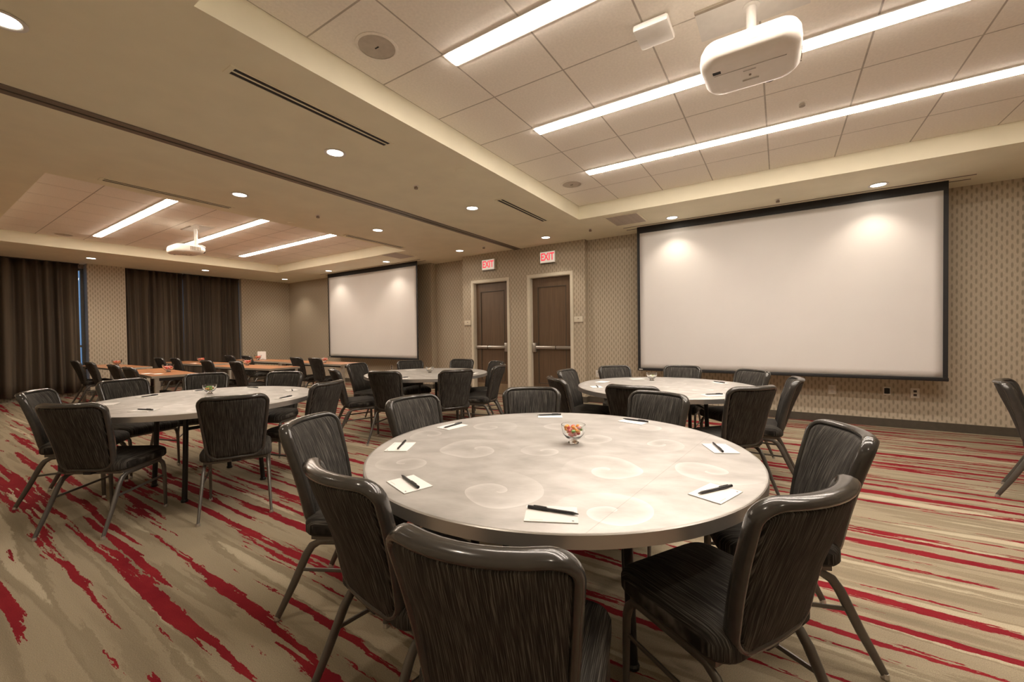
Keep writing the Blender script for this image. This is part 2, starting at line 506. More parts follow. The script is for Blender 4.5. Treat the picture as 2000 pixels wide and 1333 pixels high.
for t in (T1, T2):
    MB().box(t[0], t[1], t[2], t[3], ZT + 0.013, ZT + 0.03).build('ceiling_deck', 'tgrid', ceil)
    g = MB()
    for i in range(9):
        q = min(max(STEP * i, 0.006), STEP * 8 - 0.006)
        g.box(t[0] + q - 0.006, t[0] + q + 0.006, t[2], t[3], ZT + 0.0012, ZT + 0.0128)
        if i in (2, 4, 6):      # the strip lights sit on these lines
            for a, b in ((0, STEP), (7 * STEP, 8 * STEP)): g.box(t[0] + a, t[0] + b, t[2] + q - 0.006, t[2] + q + 0.006, ZT + 0.001, ZT + 0.0125)
        else:
            g.box(t[0], t[1], t[2] + q - 0.006, t[2] + q + 0.006, ZT + 0.001, ZT + 0.0125)
    g.build('ceiling_grid', 'tgrid', ceil)
    for i in range(8):
        for j in range(8):
            short = j in (2, 4, 6) and 1 <= i <= 6
            y = t[2] + STEP * (j + 0.5) + (LW / 2 if short else 0)
            link('ceiling_tile', tile_short if short else tile_full, 'tile', ceil, (t[0] + STEP * (i + 0.5), y, ZT))

# partition track, screen slots
tr = empty('trim_1', (XM, 0, ZC))
struct(tr, 'aluminium folding partition track across the ceiling', 'track')
for a, b in ((-0.075, -0.012), (0.012, 0.075)):
    MB().box(a, b, YB, YD, -0.010, 0).build('rail', 'track', tr)
MB().box(-0.012, 0.012, YB, YD, -0.003, 0).build('groove', 'black', tr)

# ------------------------------------------------------------------ ceiling fixtures
def strip_light(t, j, label):
    L = STEP * 6
    o = empty('ceiling_light', (t[0] + STEP * 4, t[2] + STEP * j + LW / 2, ZT))
    tag(o, label, 'light', 'linear lights in the ceiling trays')
    f = MB(); e = 0.013
    f.box(-L / 2, L / 2, -LW / 2 - 0.0055, -LW / 2 + e, -0.008, 0.012); f.box(-L / 2, L / 2, LW / 2 - e, LW / 2 + 0.0055, -0.008, 0.012)
    f.box(-L / 2, -L / 2 + e, -LW / 2 + e, LW / 2 - e, -0.008, 0.012); f.box(L / 2 - e, L / 2, -LW / 2 + e, LW / 2 - e, -0.008, 0.012)
    f.build('frame', 'white', o)
    q = 0.018
    MB().loft([[(-L / 2 + e, -LW / 2 + e, 0.008), (L / 2 - e, -LW / 2 + e, 0.008), (L / 2 - e, LW / 2 - e, 0.008), (-L / 2 + e, LW / 2 - e, 0.008)],
               [(-L / 2 + e, -LW / 2 + e, -0.009), (L / 2 - e, -LW / 2 + e, -0.009), (L / 2 - e, LW / 2 - e, -0.009), (-L / 2 + e, LW / 2 - e, -0.009)],
               [(-L / 2 + q, -LW / 2 + q, -0.016), (L / 2 - q, -LW / 2 + q, -0.016), (L / 2 - q, LW / 2 - q, -0.016), (-L / 2 + q, LW / 2 - q, -0.016)]]).build('diffuser', 'strip' if t is T1 else 'strip_far', o)
names = ['foremost long strip light in the near ceiling tray', 'strip light passing behind the large projector', 'long strip light nearest the large screen']
names2 = ['strip light at the left of the far tray', 'strip light ending at the small far projector', 'strip light in the far tray nearest the far screen']
for j, a, b in zip((2, 4, 6), names, names2):
    strip_light(T1, j, a); strip_light(T2, j, b)

ring_me = MB().lathe([(0.078, 0.0), (0.094, -0.003), (0.096, -0.007), (0.078, -0.009), (0.070, -0.004)], 28, cap0=False, cap1=False).mesh('trim_ring', 40)
lens_me = MB().lathe([(0.0705, -0.0035), (0.045, -0.006), (0.01, -0.007)], 28).mesh('lens', 40)
spot_d = bpy.data.lights.new('downlight_beam', 'SPOT')
spot_d.energy = SPOT; spot_d.color = WARM; spot_d.spot_size = math.radians(112); spot_d.spot_blend = 0.75; spot_d.shadow_soft_size = 0.06
def downlight(x, y, label):
    o = empty('downlight', (x, y, ZC))
    tag(o, label, 'light', 'recessed downlights in the soffit')
    link('trim_ring', ring_me, 'white', o)
    link('lens', lens_me, 'bulb', o)
    s = bpy.data.objects.new('beam', spot_d); COL.objects.link(s); s.parent = o; s.location = (0, 0, -0.012)
DL = [(-5.40, 0.40, 'downlight beyond the left frame edge by the partition track'), (-3.48, 0.40, 'glowing downlight cut off at the upper left frame edge'), (-3.48, 2.37, 'largest downlight beside the long twin-slot vent'),
      (-3.49, 4.43, 'downlight left of the short twin-slot vent near the tray corner'), (-3.49, 6.52, 'downlight above the right exit sign'),
      (-5.43, 2.41, 'downlight between the partition track and the far tray'), (-5.46, 4.46, 'downlight midway along the left side of the partition track'),
      (-5.46, 6.50, 'downlight above the left exit sign'), (-1.35, 6.52, 'downlight above the left end of the large screen'),
      (0.98, 6.50, 'downlight above the right end of the large screen'), (-7.62, 6.45, 'downlight above the right end of the far screen'),
      (-9.85, 6.45, 'downlight above the left end of the far screen'), (-12.15, 2.50, 'downlight above the wallpapered pier between curtains'),
      (-12.15, 4.56, 'downlight above the middle of the far curtains'), (-12.25, 6.60, 'downlight in the far room corner'),
      (-1.35, 0.30, 'downlight overhead behind the nearest table'), (0.98, 0.30, 'downlight overhead right of the viewer')]
for d in DL: downlight(*d)

def slot_vent(x, y0, y1, label):
    o = empty('slot_vent', (x, (y0 + y1) / 2, ZC))
    tag(o, label, 'air vent', 'linear slot vents beside the trays')
    L = (y1 - y0) / 2
    f = MB()
    for a, b in ((-0.058, -0.044), (0.044, 0.058)): f.box(a, b, -L, L, -0.006, 0)
    for a, b in ((-L - 0.03, -L), (L, L + 0.03)): f.box(-0.058, 0.058, a, b, -0.006, 0)
    f.build('frame', 'soffit', o)
    MB().box(-0.044, 0.044, -L, L, -0.0015, 0).build('recess', 'black', o)
    for c in (0.0,):
        MB().box(c - 0.007, c + 0.007, -L, L, -0.005, -0.0015).build('blade', 'grille' if c else 'soffit', o)
slot_vent(-2.95, 1.28, 2.53, 'long dark twin-slot vent beside the near tray')
slot_vent(-2.99, 4.36, 5.57, 'twin-slot vent left of the near tray corner')
slot_vent(-6.08, 1.36, 2.58, 'dark twin-slot vent beside the far tray')
slot_vent(-6.16, 4.38, 5.62, 'pale slot vent by the far tray above the far screen')

def speaker(x, y, label):
    o = empty('ceiling_speaker', (x, y, ZT))
    tag(o, label, 'speaker', 'round speakers in the ceiling tiles')
    MB().lathe([(0.118, 0.0), (0.138, -0.003), (0.138, -0.006), (0.118, -0.008)], 32, cap0=False, cap1=False).build('bezel', 'tile', o, smooth=40)
    MB().lathe([(0.118, -0.001), (0.118, -0.005), (0.06, -0.007), (0.004, -0.008)], 32).build('grille', 'speaker', o, smooth=40)
    MB().box(-0.016, 0.016, -0.004, 0.004, -0.0105, -0.0075).build('badge', 'trimblk', o)
speaker(T1[0] + STEP / 2, T1[2] + STEP * 1.5, 'large round ceiling speaker at the top of the picture')
speaker(T1[0] + STEP / 2, T1[2] + STEP * 6.5, 'round ceiling speaker in the near tray corner')
speaker(T2[0] + STEP / 2, T2[2] + STEP * 1.5, 'faint round ceiling speaker in the far tray by the curtains')
speaker(T2[1] - STEP / 2, T2[2] + STEP * 4.15, 'round ceiling speaker in the far tray near the partition track')

def sprinkler(x, y, z, label):
    o = empty('sprinkler', (x, y, z))
    tag(o, label, 'sprinkler', 'fire sprinklers')
    MB().lathe([(0.036, 0), (0.036, -0.003), (0.014, -0.006)], 18).build('escutcheon', 'tile', o, smooth=40)
    MB().lathe([(0.008, -0.005), (0.008, -0.016)], 8).build('stem', 'steel', o)
    m = MB().lathe([(0.022, -0.036), (0.022, -0.016)], 12)
    for s in (-1, 1): m.box(s * 0.012 - 0.002, s * 0.012 + 0.002, -0.003, 0.003, -0.034, -0.005)
    m.build('deflector', 'grille', o)
sprinkler(0.16, 4.27, ZT, 'sprinkler in a tile right of the large projector')
sprinkler(-3.50, 3.41, ZC, 'sprinkler on the plain ceiling right of the partition track')
sprinkler(-5.48, 3.44, ZC, 'sprinkler on the plain ceiling left of the partition track')
sprinkler(-0.02, 6.46, ZC, 'sprinkler above the middle of the large screen')
sprinkler(-2.62, 6.45, ZC, 'sprinkler left of the square return grille')
sprinkler(-4.85, 6.5, ZC, 'sprinkler above the wall between the two exit signs')

def cover(x, y, label):
    tag(MB().lathe([(0.062, 0), (0.062, -0.004), (0.055, -0.006)], 24).build('cover_plate', 'soffit', smooth=40, loc=(x, y, ZC)), label, 'cover plate', 'round cover plates')
cover(-2.79, 3.36, 'flat round ceiling cover beside the near tray')
cover(-6.16, 3.45, 'flat round ceiling cover beside the far tray')

def return_grille(x, y, label):
    o = empty('return_grille', (x, y, ZC))
    tag(o, label, 'air vent', 'square return grilles')
    f = MB()
    f.box(-0.26, 0.26, -0.30, -0.27, -0.006, 0); f.box(-0.26, 0.26, 0.27, 0.30, -0.006, 0)
    f.box(-0.26, -0.23, -0.27, 0.27, -0.006, 0); f.box(0.23, 0.26, -0.27, 0.27, -0.006, 0)
    f.build('frame', 'soffit', o)
    MB().box(-0.23, 0.23, -0.27, 0.27, -0.001, 0).build('backing', 'grille', o)
    bar = MB().box(-0.23, 0.23, -0.008, 0.008, -0.005, -0.001).mesh('bar')
    for k in range(27): link('bar', bar, 'speaker', o, (0, -0.26 + 0.02 * k, 0))
return_grille(-1.95, 6.22, 'square brown return grille above the large screen end')
return_grille(-6.85, 6.12, 'square return grille above the far screen end')

ap = empty('access_point', (-0.66, 2.70, ZT))
tag(ap, 'square white box on the ceiling left of the large projector', 'access point')
rbox('cover', -0.105, 0.105, -0.105, 0.105, -0.055, -0.012, 0.014, 'white', ap)
MB().box(-0.085, 0.085, -0.085, 0.085, -0.014, 0).build('bracket', 'grille', ap)

# ------------------------------------------------------------------ projectors
def projector(x, y, label, rear_text=True):
    o = empty('projector', (x, y, ZT))
    tag(o, label, 'projector', 'ceiling mounted projectors')
    zb, zt_ = -0.485, -0.335
    pl = empty('mount', (0, 0, 0)); pl.parent = o
    # tile plate and pole
    MB().box(-0.29, 0.29, -0.10, 0.17, -0.010, -0.0005).build('ceiling_plate', 'white', o)
    MB().box(-0.29, 0.10, -0.122, -0.102, -0.014, -0.0005).build('plate_slot', 'grille', o)
    MB().lathe([(0.045, -0.010), (0.045, -0.018), (0.026, -0.022), (0.026, zt_ - 0.0)], 20).build('pole', 'white', o, smooth=40)
    arm = MB()
    for sx in (-1, 1):
        for sy in (-1, 1):
            arm.tube([(sx * 0.02, sy * 0.02, zt_ + 0.030), (sx * 0.07, sy * 0.07, zt_ + 0.026), (sx * 0.105, sy * 0.10, zt_ - 0.004)], 0.012, 0.006, 6, side=(0, 0, 1))
    arm.lathe([(0.045, zt_ + 0.012), (0.05, zt_ + 0.02), (0.05, zt_ + 0.042), (0.03, zt_ + 0.05)], 16)
    arm.build('mount_arms', 'white', o, smooth=40)
    bpy.data.objects.remove(pl, do_unlink=True)
    w, d, cy = 0.475, 0.42, -0.145
    rings = []
    for ins, z, lift in ((0.075, zb, 0.018), (0.035, zb + 0.003, 0.022), (0.014, zb + 0.014, 0.03), (0.002, zb + 0.032, 0.03), (0.0, zb + 0.055, 0.02), (0.004, zb + 0.10, 0.01), (0.018, zt_ - 0.022, 0), (0.045, zt_ - 0.006, 0), (0.085, zt_, 0)):
        r = []
        for px, py in rrect(w - 2 * ins, d - 2 * ins, 0.085 - ins * 0.6, 8):
            f = max(0.0, (py + d / 2) / d)
            bow = 0.022 * (1 - (2 * px / w) ** 2) * (-1 if py < 0 else 1)
            r.append((px, cy + py + bow, z + lift * f * f * 1.4))
        rings.append(r)
    MB().loft(rings).build('shell', 'proj', o, smooth=50)
    yr, yf = cy - d / 2, cy + d / 2
    MB().box(-0.175, -0.135, yr + 0.085, yr + 0.110, zb + 0.0, zb + 0.004).build('sensor_window', 'black', o)
    m = MB()
    m.box(-0.17, 0.17, yr + 0.125, yr + 0.1275, zb + 0.0005, zb + 0.0035)
    m.box(-0.03, 0.03, yr + 0.16, yr + 0.163, zb - 0.0005, zb + 0.004)
    m.box(-0.04, 0.04, yr + 0.27, yr + 0.273, zb + 0.004, zb + 0.011)
    m.build('panel_seam', 'faint', o)
    MB().lathe([(0.006, zb), (0.006, zb + 0.006)], 10, (0.0, yr + 0.215, 0)).build('screw', 'grille', o)
    lens = MB()
    lr = []
    for r_, yy in ((0.050, yf - 0.02), (0.050, yf + 0.022), (0.042, yf + 0.024), (0.038, yf + 0.012), (0.02, yf + 0.010)):
        lr.append([(0.09 + r_ * math.cos(2 * PI * j / 24), yy, zb + 0.095 + r_ * math.sin(2 * PI * j / 24)) for j in range(24)])
    lens.loft(lr); lens.build('lens', 'black', o, smooth=35)
    g = MB()
    for k in range(7):
        g.box(w / 2 - 0.008, w / 2 + 0.003, cy - 0.02 + k * 0.022, cy - 0.007 + k * 0.022, zb + 0.055, zb + 0.115)
    g.build('side_vent', 'grille', o)
    if rear_text:
        t = link('lettering', text_mesh('EPSON', 0.036, 0.001), 'speaker', o, (0.02, yr - 0.0235, zb + 0.085))
        t.rotation_euler = (PI / 2, 0, 0)
projector(-0.137, 2.832, 'large white projector hanging close overhead')
projector(-8.50, 3.06, 'small white projector in the far ceiling tray')

# ------------------------------------------------------------------ projection screens
def proj_screen(x0, x1, z0, label, ripple):
    y = 6.80
    cx, w = (x0 + x1) / 2, x1 - x0
    o = empty('projection_screen', (cx, y, z0))
    tag(o, label, 'screen', 'pull-down projection screens')
    zt = ZC - z0; e = 0.043; top = 0.105
    n, k = 40, 26
    m = MB()
    for j in range(k + 1):
        for i in range(n + 1):
            u, v = i / n, j / k
            d = 0.010 * ripple * math.exp(-((u - 0.80 - 0.12 * (1 - v)) / 0.05) ** 2) * max(0, 0.75 - v) + 0.003 * math.sin(5 * u + 2 * v)
            m.v.append((-w / 2 + e + (w - 2 * e) * u, -d, 0.022 + (zt - top - 0.022) * v))
    for j in range(k):
        for i in range(n):
            a = j * (n + 1) + i
            m.f.append((a, a + 1, a + n + 2, a + n + 1))
    s = m.build('white_field', 'screen', o, smooth=180)
    s.modifiers.new('t', 'SOLIDIFY').thickness = 0.0015
    b = MB()
    b.box(-w / 2, -w / 2 + e, -0.002, 0.002, 0.02, zt); b.box(w / 2 - e, w / 2, -0.002, 0.002, 0.02, zt)
    b.box(-w / 2 + e, w / 2 - e, -0.002, 0.002, zt - top, zt)
    b.build('black_border', 'black', o)
    rbox('weight_bar', -w / 2 - 0.005, w / 2 + 0.005, -0.014, 0.014, -0.018, 0.024, 0.006, 'black', o)
    MB().box(-w / 2 + 0.02, -w / 2 + 0.08, -0.0155, -0.0139, -0.004, 0.008).build('bar_label', 'plate', o)
    return o
proj_screen(-1.955, 1.643, 0.672, 'large white projection screen with black border at right', 0.6)
proj_screen(-10.43, -6.985, 0.72, 'smaller white projection screen on the far wall', 1.8)
for i, (a, b) in enumerate(((-2.15, 1.84), (-10.63, -6.79))):
    m = MB()
    m.box(a, b, 6.70, 6.712, -0.005, 0); m.box(a, b, 6.868, 6.88, -0.005, 0)
    s = m.build('trim_%d' % (i + 2), 'track', loc=(0, 0, ZC))
    struct(s, ['thin ceiling slot trim above the large screen', 'thin ceiling slot trim above the far screen'][i], 'trim')

# ------------------------------------------------------------------ doors, exit signs, plates
for i, (a, b) in enumerate(DOORS):
    cx, w = (a + b) / 2, b - a
    d = empty('door_%d' % (i + 1), (cx, YD, 0))
    struct(d, ['left brown exit door under the smaller exit sign', 'right brown exit door under the larger exit sign'][i], 'door')
    f = MB(); c = 0.055
    f.box(-w / 2 - c, -w / 2, -0.016, 0.0, 0, DZ + c); f.box(w / 2, w / 2 + c, -0.016, 0.0, 0, DZ + c); f.box(-w / 2, w / 2, -0.016, 0.0, DZ, DZ + c)
    f.box(-w / 2, -w / 2 + 0.012, 0.0, 0.14, 0, DZ); f.box(w / 2 - 0.012, w / 2, 0.0, 0.14, 0, DZ); f.box(-w / 2 + 0.012, w / 2 - 0.012, 0.0, 0.14, DZ - 0.012, DZ)
    f.build('door_frame', 'cream', d)
    hw = w / 2 - 0.016; zt = DZ - 0.016
    leaf = MB().box(-hw, hw, 0.095, 0.135, 0.012, zt)
    st = 0.115
    for q in ((-hw, -hw + st, 0.012, zt), (hw - st, hw, 0.012, zt), (-hw + st, hw - st, zt - 0.17, zt), (-hw + st, hw - st, 0.012, 0.29)):
        leaf.box(q[0], q[1], 0.085, 0.0952, q[2], q[3])
    lf = leaf.build('leaf', 'doorwood', d)
    mo = MB(); x0, x1, z0, z1 = -hw + st, hw - st, 0.29, zt - 0.17
    for q in ((x0, x0 + 0.012, z0, z1), (x1 - 0.012, x1, z0, z1), (x0 + 0.012, x1 - 0.012, z1 - 0.012, z1), (x0 + 0.012, x1 - 0.012, z0, z0 + 0.012)):
        mo.box(q[0], q[1], 0.080, 0.0951, q[2], q[3])
    mo.build('panel_moulding', 'base', lf)
    MB().box(-hw + 0.01, hw - 0.01, 0.081, 0.085, 0.02, 0.235).build('kick_plate', 'kick', lf)
    s = 1 if i == 0 else -1          # latch side
    pb = rbox('push_bar', -hw + 0.005 if s > 0 else -hw + 0.09, hw - 0.09 if s > 0 else hw - 0.005, 0.028, 0.068, 0.975, 1.035, 0.012, 'steel', d)
    xa, xb = (hw - 0.09, hw - 0.02) if s > 0 else (-hw + 0.02, -hw + 0.09)
    rbox('latch_case', xa, xb, 0.022, 0.085, 0.915, 1.095, 0.008, 'steel', pb)
    MB().box(s * -0.1 - 0.006, s * -0.1 + 0.006, 0.0265, 0.0695, 0.972, 1.038).build('bar_joint', 'trimblk', pb)
    MB().box(-hw + 0.02, -hw + 0.06, 0.066, 0.0855, 0.985, 1.025).build('bar_bracket', 'trimblk', pb)
    MB().box(hw - 0.06, hw - 0.02, 0.066, 0.0855, 0.985, 1.025).build('bar_bracket', 'trimblk', pb)

def exit_sign(cx, cz, label):
    o = empty('exit_sign', (cx, YD, cz))
    tag(o, label, 'exit sign', 'exit signs over the doors')
    rbox('housing', -0.166, 0.166, -0.055, 0.0, -0.112, 0.112, 0.008, 'signface', o)
    MB().box(-0.155, 0.155, -0.0562, -0.0548, -0.100, 0.100).build('face_panel', 'signlit', o)
    t = link('lettering', text_mesh('EXIT', 0.175, 0.0015, 0.004), 'exit', o, (0, -0.0575, 0))
    t.rotation_euler = (PI / 2, 0, 0); t.scale = (0.80, 1.12, 1)
    MB().box(-0.15, 0.15, -0.045, -0.01, -0.119, -0.111).build('bottom_strip', 'trimblk', o)  # dark strip along the underside of the housing
exit_sign(-5.13, 2.74, 'exit sign over the left brown door')
exit_sign(-3.725, 2.74, 'exit sign over the right brown door')

def wall_plate(x, y, z, w, h, label, dark=False, name='wall_plate', cat='outlet'):
    o = empty(name, (x, y, z))
    tag(o, label, cat)
    rbox('faceplate', -w / 2, w / 2, -0.008, 0, -h / 2, h / 2, 0.003, 'plate', o)
    for s in (-1, 1):
        MB().box(-0.016, 0.016, -0.0105, -0.0078, s * 0.024 - 0.014, s * 0.024 + 0.014).build('socket', 'trimblk' if dark else 'faint', o)
    return o
wall_plate(0.602, YS, 0.45, 0.085, 0.125, 'white wall outlet below the middle of the large screen')
p = wall_plate(1.171, YS, 0.468, 0.075, 0.105, 'dark wall socket below the right part of the large screen', True)
MB().box(-0.027, 0.027, -0.016, -0.0105, -0.035, 0.035).build('dark_insert', 'black', p)
wall_plate(1.44, YS, 0.455, 0.085, 0.125, 'white wall outlet with dark socket at the screen corner', True)
wall_plate(-2.80, YS, 0.53, 0.08, 0.13, 'white wall outlet beside the right end of the doors')
wall_plate(-8.35, YS, 0.47, 0.09, 0.12, 'pair of small wall sockets below the far screen', True)
def room_sign(x, z, label):
    o = empty('room_sign', (x, YD, z)); tag(o, label, 'sign', 'room signs beside the doors')
    rbox('plaque', -0.085, 0.085, -0.012, 0, -0.045, 0.055, 0.003, 'grille' if False else 'cream', o)
    MB().box(-0.088, 0.088, -0.016, 0, -0.056, -0.045).build('ledge', 'grille', o)
    MB().box(-0.014, 0.014, -0.0128, -0.0118, 0.005, 0.025).build('emblem', 'grille', o)
room_sign(-3.118, 1.53, 'small room plaque right of the right exit door')
room_sign(-5.735, 1.53, 'small room plaque left of the left exit door')

# ------------------------------------------------------------------ banquet chair
def build_chair():
    root = empty('banquet_chair')
    # --- back: outline in (s, t); s across, t up the back
    ZB, HB = 0.395, 0.475
    def wrap(s, t, dep):
        z = ZB + t * HB
        w = 0.5 * (1 - math.cos(PI * min(1, max(0, t))))
        y = 0.125 - 0.165 * t + 0.018 * math.sin(PI * t)
        k = 0.40 + 1.05 * t
        y += k * s * s * 1.05
        nx = -2 * k * s * 0.9
        l = math.sqrt(nx * nx + 1)
        lean = 0.24
        return (s + nx / l * dep, y + dep / l * 0.97, z + dep * lean)
    def outline(ins):
        pts = []
        for (cs, ct, r, a0) in ((1, 0, 0.085, -PI / 2), (1, 1, 0.062, 0), (-1, 1, 0.062, PI / 2), (-1, 0, 0.085, PI)):
            for i in range(8):
                a = a0 + PI / 2 * i / 7
                pts.append((cs, ct, r, a))
            if (cs, ct) == (1, 0) or (cs, ct) == (-1, 1): side = 1
        out = []
        for idx, (cs, ct, r, a) in enumerate(pts):
            hw = 0.184 if ct == 0 else 0.214
            rr = max(0.012, r - ins)
            s = cs * (hw - r) + rr * math.cos(a)
            t = (r if ct == 0 else HB - r) + rr * math.sin(a)
            out.append((s, t / HB))
        # subdivide the long runs so that curvature shows
        res = []
        n = len(out)
        for i in range(n):
            p, q = out[i], out[(i + 1) % n]
            d = math.hypot(p[0] - q[0], (p[1] - q[1]) * HB)
            m = max(1, int(d / 0.045 + 0.5)) if d > 0.08 else 1
            res.append(p)
        return out
    def dense(ins):
        out = outline(ins); res = []; n = len(out)
        for i in range(n):
            p, q = out[i], out[(i + 1) % n]
            m = SUB[i]
            for j in range(m):
                f = j / m
                res.append((p[0] + (q[0] - p[0]) * f, p[1] + (q[1] - p[1]) * f))
        return res
    base = outline(0); SUB = []
    for i in range(len(base)):
        p, q = base[i], base[(i + 1) % len(base)]
        d = math.hypot(p[0] - q[0], (p[1] - q[1]) * HB)
        SUB.append(7 if d > 0.08 else 1)
    TH = 0.026
    back = MB()
    def panel(sign, insets):
        rings = [[wrap(s, t, sign * dep) for s, t in dense(ins)] for ins, dep in insets]
        # shrink to the middle line
        last = dense(insets[-1][0])
        for f, dep in ((0.75, insets[-1][1] + 0.006), (0.45, insets[-1][1] + 0.009), (0.15, insets[-1][1] + 0.010)):
            rings.append([wrap(s * f, 0.5 + (t - 0.5) * f, sign * dep) for s, t in last])
        back.loft(rings, cap0=False, cap1=True)
    panel(1, [(0.026, 0.006), (0.026, 0.018), (0.031, 0.0255), (0.045, 0.029)])
    panel(-1, [(0.026, 0.006), (0.026, 0.017), (0.030, 0.0225), (0.045, 0.0245)])
    b = back.build('backrest', 'fabric', root, smooth=60)
    trim = MB(); N = len(dense(0))
    sec = []
    for j in range(10):
        a = 2 * PI * j / 10
        sec.append((0.0145 - 0.0145 * math.cos(a), 0.0265 * math.sin(a)))
    cols = [[wrap(s, t, dep) for s, t in dense(ins)] for ins, dep in sec]
    bi = len(trim.v)
    for c in cols: trim.v += c
    for j in range(10):
        for i in range(N):
            a, c_ = j * N + i, j * N + (i + 1) % N
            d, e = ((j + 1) % 10) * N + i, ((j + 1) % 10) * N + (i + 1) % N
            trim.f.append((a, c_, e, d))
    trim.build('edge_trim', 'trimblk', b, smooth=70)
    # --- seat
    def seat_ring(ins, z, fz=0.0):
        r = []
        for x, y in rrect(0.44 - 2 * ins, 0.435 - 2 * ins, max(0.02, 0.075 - ins * 0.7), 6, 0, 0.322):
            f = (y - 0.322) / 0.22
            r.append((x * (1 - 0.02 * f), y, z - fz * max(0, f) ** 3))
        return r
    MB().loft([seat_ring(0.03, 0.388), seat_ring(0.008, 0.390), seat_ring(0.0, 0.402), seat_ring(0.0, 0.438, 0.006), seat_ring(0.008, 0.456, 0.010),
               seat_ring(0.028, 0.469, 0.012), seat_ring(0.075, 0.477, 0.010), seat_ring(0.14, 0.480, 0.004)]).build('seat', 'fabric', root, smooth=70)
    fr = MB()
    fr.box(-0.185, 0.185, 0.150, 0.172, 0.366, 0.389); fr.box(-0.19, 0.19, 0.455, 0.477, 0.366, 0.389)
    for s in (-1, 1): fr.box(s * 0.188 - 0.011, s * 0.188 + 0.011, 0.15, 0.47, 0.368, 0.390)
    fr.build('seat_frame', 'gunmetal', root)
    rbox('back_bracket', -0.028, 0.028, 0.112, 0.170, 0.372, 0.418, 0.006, 'black', root)
    for s in (-1, 1):
        front = MB().tube([(s * 0.200, 0.492, 0.012), (s * 0.199, 0.490, 0.20), (s * 0.198, 0.487, 0.305), (s * 0.197, 0.478, 0.340), (s * 0.196, 0.459, 0.362),
                           (s * 0.195, 0.440, 0.368), (s * 0.193, 0.30, 0.362), (s * 0.192, 0.20, 0.356)], 0.0115, 0.0175, 10, taper=(0.72, 0.9, 1, 1, 0.9, 0.8, 0.75, 0.7)).build('leg', 'gunmetal', root, smooth=60)
        rear = MB().tube([(s * 0.192, 0.26, 0.366), (s * 0.193, 0.185, 0.357), (s * 0.195, 0.150, 0.338), (s * 0.198, 0.125, 0.300), (s * 0.206, 0.062, 0.16), (s * 0.214, -0.012, 0.012)], 0.0115, 0.0185, 10, taper=(0.7, 0.8, 0.95, 1, 0.92, 0.72)).build('leg', 'gunmetal', root, smooth=60)
        MB().lathe([(0.013, 0), (0.014, 0.006), (0.011, 0.02)], 10, (s * 0.200, 0.492, 0)).build('glide', 'steel', front)
        MB().lathe([(0.013, 0), (0.014, 0.006), (0.011, 0.02)], 10, (s * 0.214, -0.012, 0)).build('glide', 'steel', rear)
        MB().tube([(s * 0.199, 0.490, 0.245), (s * 0.201, 0.30, 0.238), (s * 0.2015, 0.100, 0.233)], 0.006, 0.0085, 6).build('stretcher', 'gunmetal', root, smooth=60)
    return root
CH0 = build_chair(); used = [False]
def chair(x, y, tx, ty, label, group, twist=0.0):
    c = CH0 if not used[0] else copy_tree(CH0)
    used[0] = True
    c.location = (x, y, 0)
    c.rotation_euler = (0, 0, math.atan2(ty - y, tx - x) - PI / 2 + math.radians(twist))
    tag(c, label, 'chair', group)
    return c

# ------------------------------------------------------------------ round tables
R = 0.838
def build_round_table():
    root = empty('round_table')
    top = MB().lathe([(R - 0.004, H_TABLE - 0.038), (R - 0.004, H_TABLE - 0.002), (R - 0.008, H_TABLE)], 96).build('tabletop', 'swirl', root, smooth=30)
    MB().lathe([(R - 0.0035, H_TABLE - 0.0405), (R, H_TABLE - 0.0395), (R, H_TABLE - 0.002), (R - 0.0035, H_TABLE + 0.0008), (R - 0.008, H_TABLE + 0.0006)], 96, cap0=False, cap1=False).build('edge_band', 'rim', top, smooth=40)
    z1 = H_TABLE - 0.039
    for sx in (-1, 1):
        for sy in (-1, 1):
            MB().tube([(sx * 0.32, sy * 0.29, 0.012), (sx * 0.31, sy * 0.275, 0.30), (sx * 0.30, sy * 0.26, z1)], 0.019, 0.019, 8).build('leg', 'tleg', root, smooth=50)
            MB().lathe([(0.024, 0), (0.025, 0.012), (0.02, 0.02)], 12, (sx * 0.32, sy * 0.29, 0)).build('foot', 'tleg', root)
    f = MB()
    for sx in (-1, 1):
        f.tube([(sx * 0.304, -0.265, 0.56), (sx * 0.304, 0.265, 0.56)], 0.013)
        f.tube([(sx * 0.304, 0, 0.56), (sx * 0.08, 0, z1 - 0.01)], 0.011)
        f.box(sx * 0.30 - 0.02, sx * 0.30 + 0.02, -0.34, 0.34, z1 - 0.03, z1)
    f.box(-0.42, 0.42, -0.035, 0.035, z1 - 0.025, z1 - 0.0005)
    f.build('under_frame', 'tleg', root, smooth=50)
    return root
TA, TB, TC, TD = (-0.87, 1.70), (-4.20, 1.57), (-4.14, 4.19), (-0.95, 4.20)
tab0 = build_round_table()
TABLES = [(TA, 'nearest round table with swirled brushed metal top', 20), (TB, 'round metal-topped table at left by the red carpet', 0),
          (TC, 'round metal-topped table in front of the left exit door', 12), (TD, 'round metal-topped table in front of the large screen', 25)]
for i, (c, lab, rz) in enumerate(TABLES):
    o = tab0 if i == 0 else copy_tree(tab0)
    o.location = (*c, 0); o.rotation_euler = (0, 0, math.radians(rz))
    tag(o, lab, 'table', 'round banquet tables')

